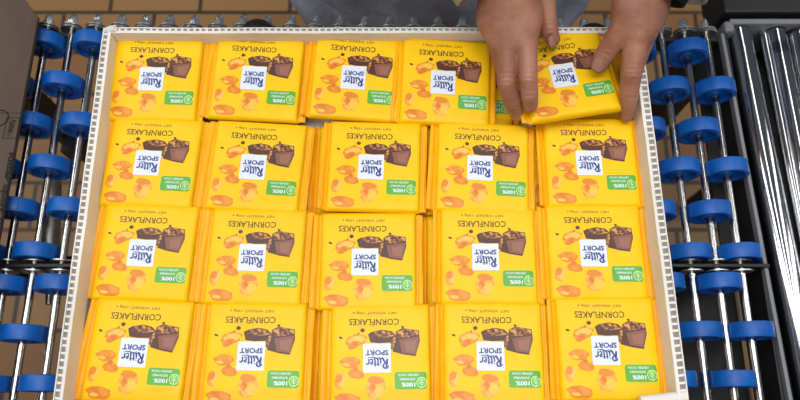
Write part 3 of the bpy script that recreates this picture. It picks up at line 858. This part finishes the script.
crA = [(508, 82, .058, (0, 1, .2), .007), (527.5, 78, .062, (0, 1, .2), .007), (514, 103, .036, (0, 1, .3), .005), (529, 96, .048, (0, 1, .3), .005), (549, 30, .050, (0, 1, .2), .006)]
crB = [(607, 56, .050, (.5, 1, .2), .007), (633, 74, .056, (0, 1, .3), .007), (629.5, 98, .033, (0, 1, .3), .005)]
VA, FA = sdf_mesh(HA, .0011, disp=skin_disp(crA))
VB, FB = sdf_mesh(HB, .0011, disp=skin_disp(crB))
# body under the clothes (coarse), continuous into both upper arms
BODY = [
 (.05, [((PX, .70, -.10), .13), ((PX, .68, .12), .125), ((PX, .66, .36), .12)]),
 (.05, [((PX - .10, .66, .38), .075), (shA, .065)]), (.05, [((PX + .10, .66, .38), .075), (shB, .065)]),
 (.03, [(shA, .058), (elA, .043)]), (.03, [(shB, .058), (elB, .043)]),
 (.03, [((PX, .66, .44), .062), ((PX, .62, .52), .055)]),
 (.04, [((PX - .085, .70, -.16), .090), ((PX - .09, .69, -.50), .062), ((PX - .09, .72, -.88), .045)]),
 (.04, [((PX + .085, .70, -.16), .090), ((PX + .09, .69, -.50), .062), ((PX + .09, .72, -.88), .045)]),
 ('e', (PX, .585, .66), (.078, .098, .115), .02), ('e', (PX, .545, .60), (.055, .06, .06), .02),
 ('e', (PX, .482, .620), (.012, .018, .020), .012),
 ('e', (PX - .080, .60, .645), (.012, .020, .032), .006), ('e', (PX + .080, .60, .645), (.012, .020, .032), .006),
]
VC, FC = sdf_mesh(BODY, .011, k=.03)
Vall = np.concatenate([VA, VB, VC]); Fall = np.concatenate([FA, FB + len(VA), FC + len(VA) + len(VB)])
pr = empty('person', (PX, .70, ZF))
tag(pr, 'person in a grey-blue work coat leaning over the box with both hands', 'person')
body = pydata_obj('body', Vall.tolist(), Fall.tolist(), M['skin'], pr); body.location = -pr.location
# nails
def nail(u, v, z, along, up_, w_, l_):
    c = at(u, v, z); y = Vector(along).normalized(); zv = Vector(up_); zv = (zv - y * zv.dot(y)).normalized(); x = y.cross(zv)
    bm = bmesh.new(); n = 8; g = []
    for i in range(n + 1):
        row_ = []
        for j in range(n + 1):
            a = -1 + 2 * i / n; b = -1 + 2 * j / n
            xx = a * math.sqrt(max(0, 1 - b * b * .45)); yy = b * math.sqrt(max(0, 1 - a * a * .35))
            row_.append(bm.verts.new(c + x * xx * w_ + y * yy * l_ - zv * (xx * xx * w_ * .42 + yy * yy * l_ * .10)))
        g.append(row_)
    for i in range(n):
        for j in range(n): bm.faces.new((g[i][j], g[i + 1][j], g[i + 1][j + 1], g[i][j + 1]))
    bmesh.ops.solidify(bm, geom=bm.faces[:], thickness=.0006)
    bmesh.ops.recalc_face_normals(bm, faces=bm.faces)
    o = mesh_obj('fingernail', bm, M['nail'], pr, True); o.location = -pr.location
dv = lambda a, b: at(*b) - at(*a)
nail(598.4, 65.5, .0438, dv((604, 56, .043), (599.5, 64.5, .036)), (0, -.1, 1), .0056, .0062)
nail(553.5, 40.5, .0440, dv((549, 30, .043), (552.5, 40, .036)), (.5, -.2, 1), .0056, .0066)
nail(519, 113.5, .0225, dv((514, 103, .030), (518.5, 115, .014)), (-.2, -.6, 1), .0048, .0060)
nail(530.3, 105.0, .0405, dv((529, 96, .042), (530, 105, .033)), (0, -.5, 1), .0050, .0060)

# clothes
def fold_disp(amp, sc):
    def f(g):
        return (amp * (np.sin(g[..., 0] * 31 * sc + 3 * np.sin(g[..., 2] * 9)) * .5 + .5 * np.sin(g[..., 0] * 57 * sc + g[..., 2] * 22 + 1.7))).astype(np.float32)
    return f
COAT = [
 (.05, [((PX, .70, -.30), .205), ((PX, .70, -.10), .185), ((PX, .69, .12), .155), ((PX, .66, .36), .14)]),
 (.05, [((PX - .085, .685, -.32), .155), ((PX - .075, .685, -.08), .145), ((PX - .06, .68, .12), .125)]),
 (.05, [((PX + .080, .685, -.32), .155), ((PX + .070, .685, -.08), .145), ((PX + .06, .68, .12), .125)]),
 (.05, [((PX - .10, .66, .38), .09), (shA, .080)]), (.05, [((PX + .10, .66, .38), .09), (shB, .080)]),
]
V_, F_ = sdf_mesh(COAT, .008, disp=fold_disp(.010, 1.3))
V_ = V_.copy()
coat = pydata_obj('coat', V_.tolist(), F_.tolist(), M['coat'], pr); coat.location = -pr.location
def sleeve(name, pts, rads, m, fold=.004):
    P = [Vector(p) for p in pts]; bm = bmesh.new(); seg = 40
    cl = []
    for i in range(len(P) - 1):
        for k_ in range(10):
            t = k_ / 10; cl.append((P[i].lerp(P[i + 1], t), rads[i] + (rads[i + 1] - rads[i]) * t))
    cl.append((P[-1], rads[-1]))
    for it in range(4):
        cl = [cl[0]] + [((cl[i - 1][0] + cl[i][0] * 2 + cl[i + 1][0]) / 4, cl[i][1]) for i in range(1, len(cl) - 1)] + [cl[-1]]
    rings = []; ref = Vector((0, 0, 1)); n = len(cl)
    for sgn in (1, 0):
        rr = []
        for i, (p_, r_) in enumerate(cl):
            d = (cl[min(i + 1, n - 1)][0] - cl[max(i - 1, 0)][0]).normalized(); a = (ref - d * ref.dot(d)).normalized(); b = d.cross(a)
            ring = []
            for k_ in range(seg):
                an = 2 * PI * k_ / seg
                off_ = fold * noise.noise(Vector((i * .35, math.cos(an) * 1.2, math.sin(an) * 1.2 + r_ * 50)))
                ring.append(bm.verts.new(p_ + (a * math.cos(an) + b * math.sin(an)) * (r_ + off_ - (0 if sgn else .003))))
            rr.append(ring)
        rings.append(rr)
    for rr in rings:
        for i in range(n - 1):
            for k_ in range(seg): bm.faces.new((rr[i][k_], rr[i][(k_ + 1) % seg], rr[i + 1][(k_ + 1) % seg], rr[i + 1][k_]))
    for i in (0, n - 1):
        for k_ in range(seg): bm.faces.new((rings[0][i][k_], rings[0][i][(k_ + 1) % seg], rings[1][i][(k_ + 1) % seg], rings[1][i][k_]))
    bmesh.ops.recalc_face_normals(bm, faces=bm.faces)
    o = mesh_obj(name, bm, m, pr, True); o.location = -pr.location; return o
def mix(a, b, t): return tuple(np.array(a) * (1 - t) + np.array(b) * t)
sleeve('sleeve', [shA, elA, mix(elA, wrA, .80)], [.076, .066, .046], M['coat'])
sleeve('sleeve', [shB, elB, mix(elB, wrB, .80)], [.076, .066, .046], M['coat'])
sleeve('cuff', [mix(elA, wrA, .60), hp(488, -15, .092)], [.041, .033], M['cuff'], .002)
sleeve('cuff', [mix(elB, wrB, .60), hp(679, -4, .088)], [.041, .0245], M['cuff'], .002)
sleeve('inner_cuff', [mix(elB, wrB, .62), hp(664, 0, .084)], [.034, .0190], M['dark_knit'], .001)
TR = [(.04, [((PX - .085, .70, -.25), .108), ((PX - .09, .69, -.50), .085), ((PX - .09, .72, -.90), .068)]),
      (.04, [((PX + .085, .70, -.25), .108), ((PX + .09, .69, -.50), .085), ((PX + .09, .72, -.90), .068)])]
V_, F_ = sdf_mesh(TR, .012, disp=fold_disp(.003, .8))
V_ = V_.copy(); V_[:, 2] = np.maximum(V_[:, 2], ZF + .03)
o = pydata_obj('trousers', V_.tolist(), F_.tolist(), M['trousers'], pr); o.location = -pr.location
for sx in (-.09, .09):
    V_, F_ = sdf_mesh([(.02, [((PX + sx, .74, ZF + .045), .042), ((PX + sx, .62, ZF + .035), .034)])], .006)
    V_ = V_.copy(); V_[:, 2] = np.maximum(V_[:, 2], ZF + .001)
    o = pydata_obj('shoe', V_.tolist(), F_.tolist(), M['shoe'], pr); o.location = -pr.location
V_, F_ = sdf_mesh([('e', (PX, .605, .690), (.088, .108, .105), .02)], .008)
V_ = V_.copy(); V_[:, 2] = np.maximum(V_[:, 2], .655 + .25 * np.maximum(0, .62 - V_[:, 1]))
o = pydata_obj('work_cap', V_.tolist(), F_.tolist(), M['cuff'], pr); o.location = -pr.location
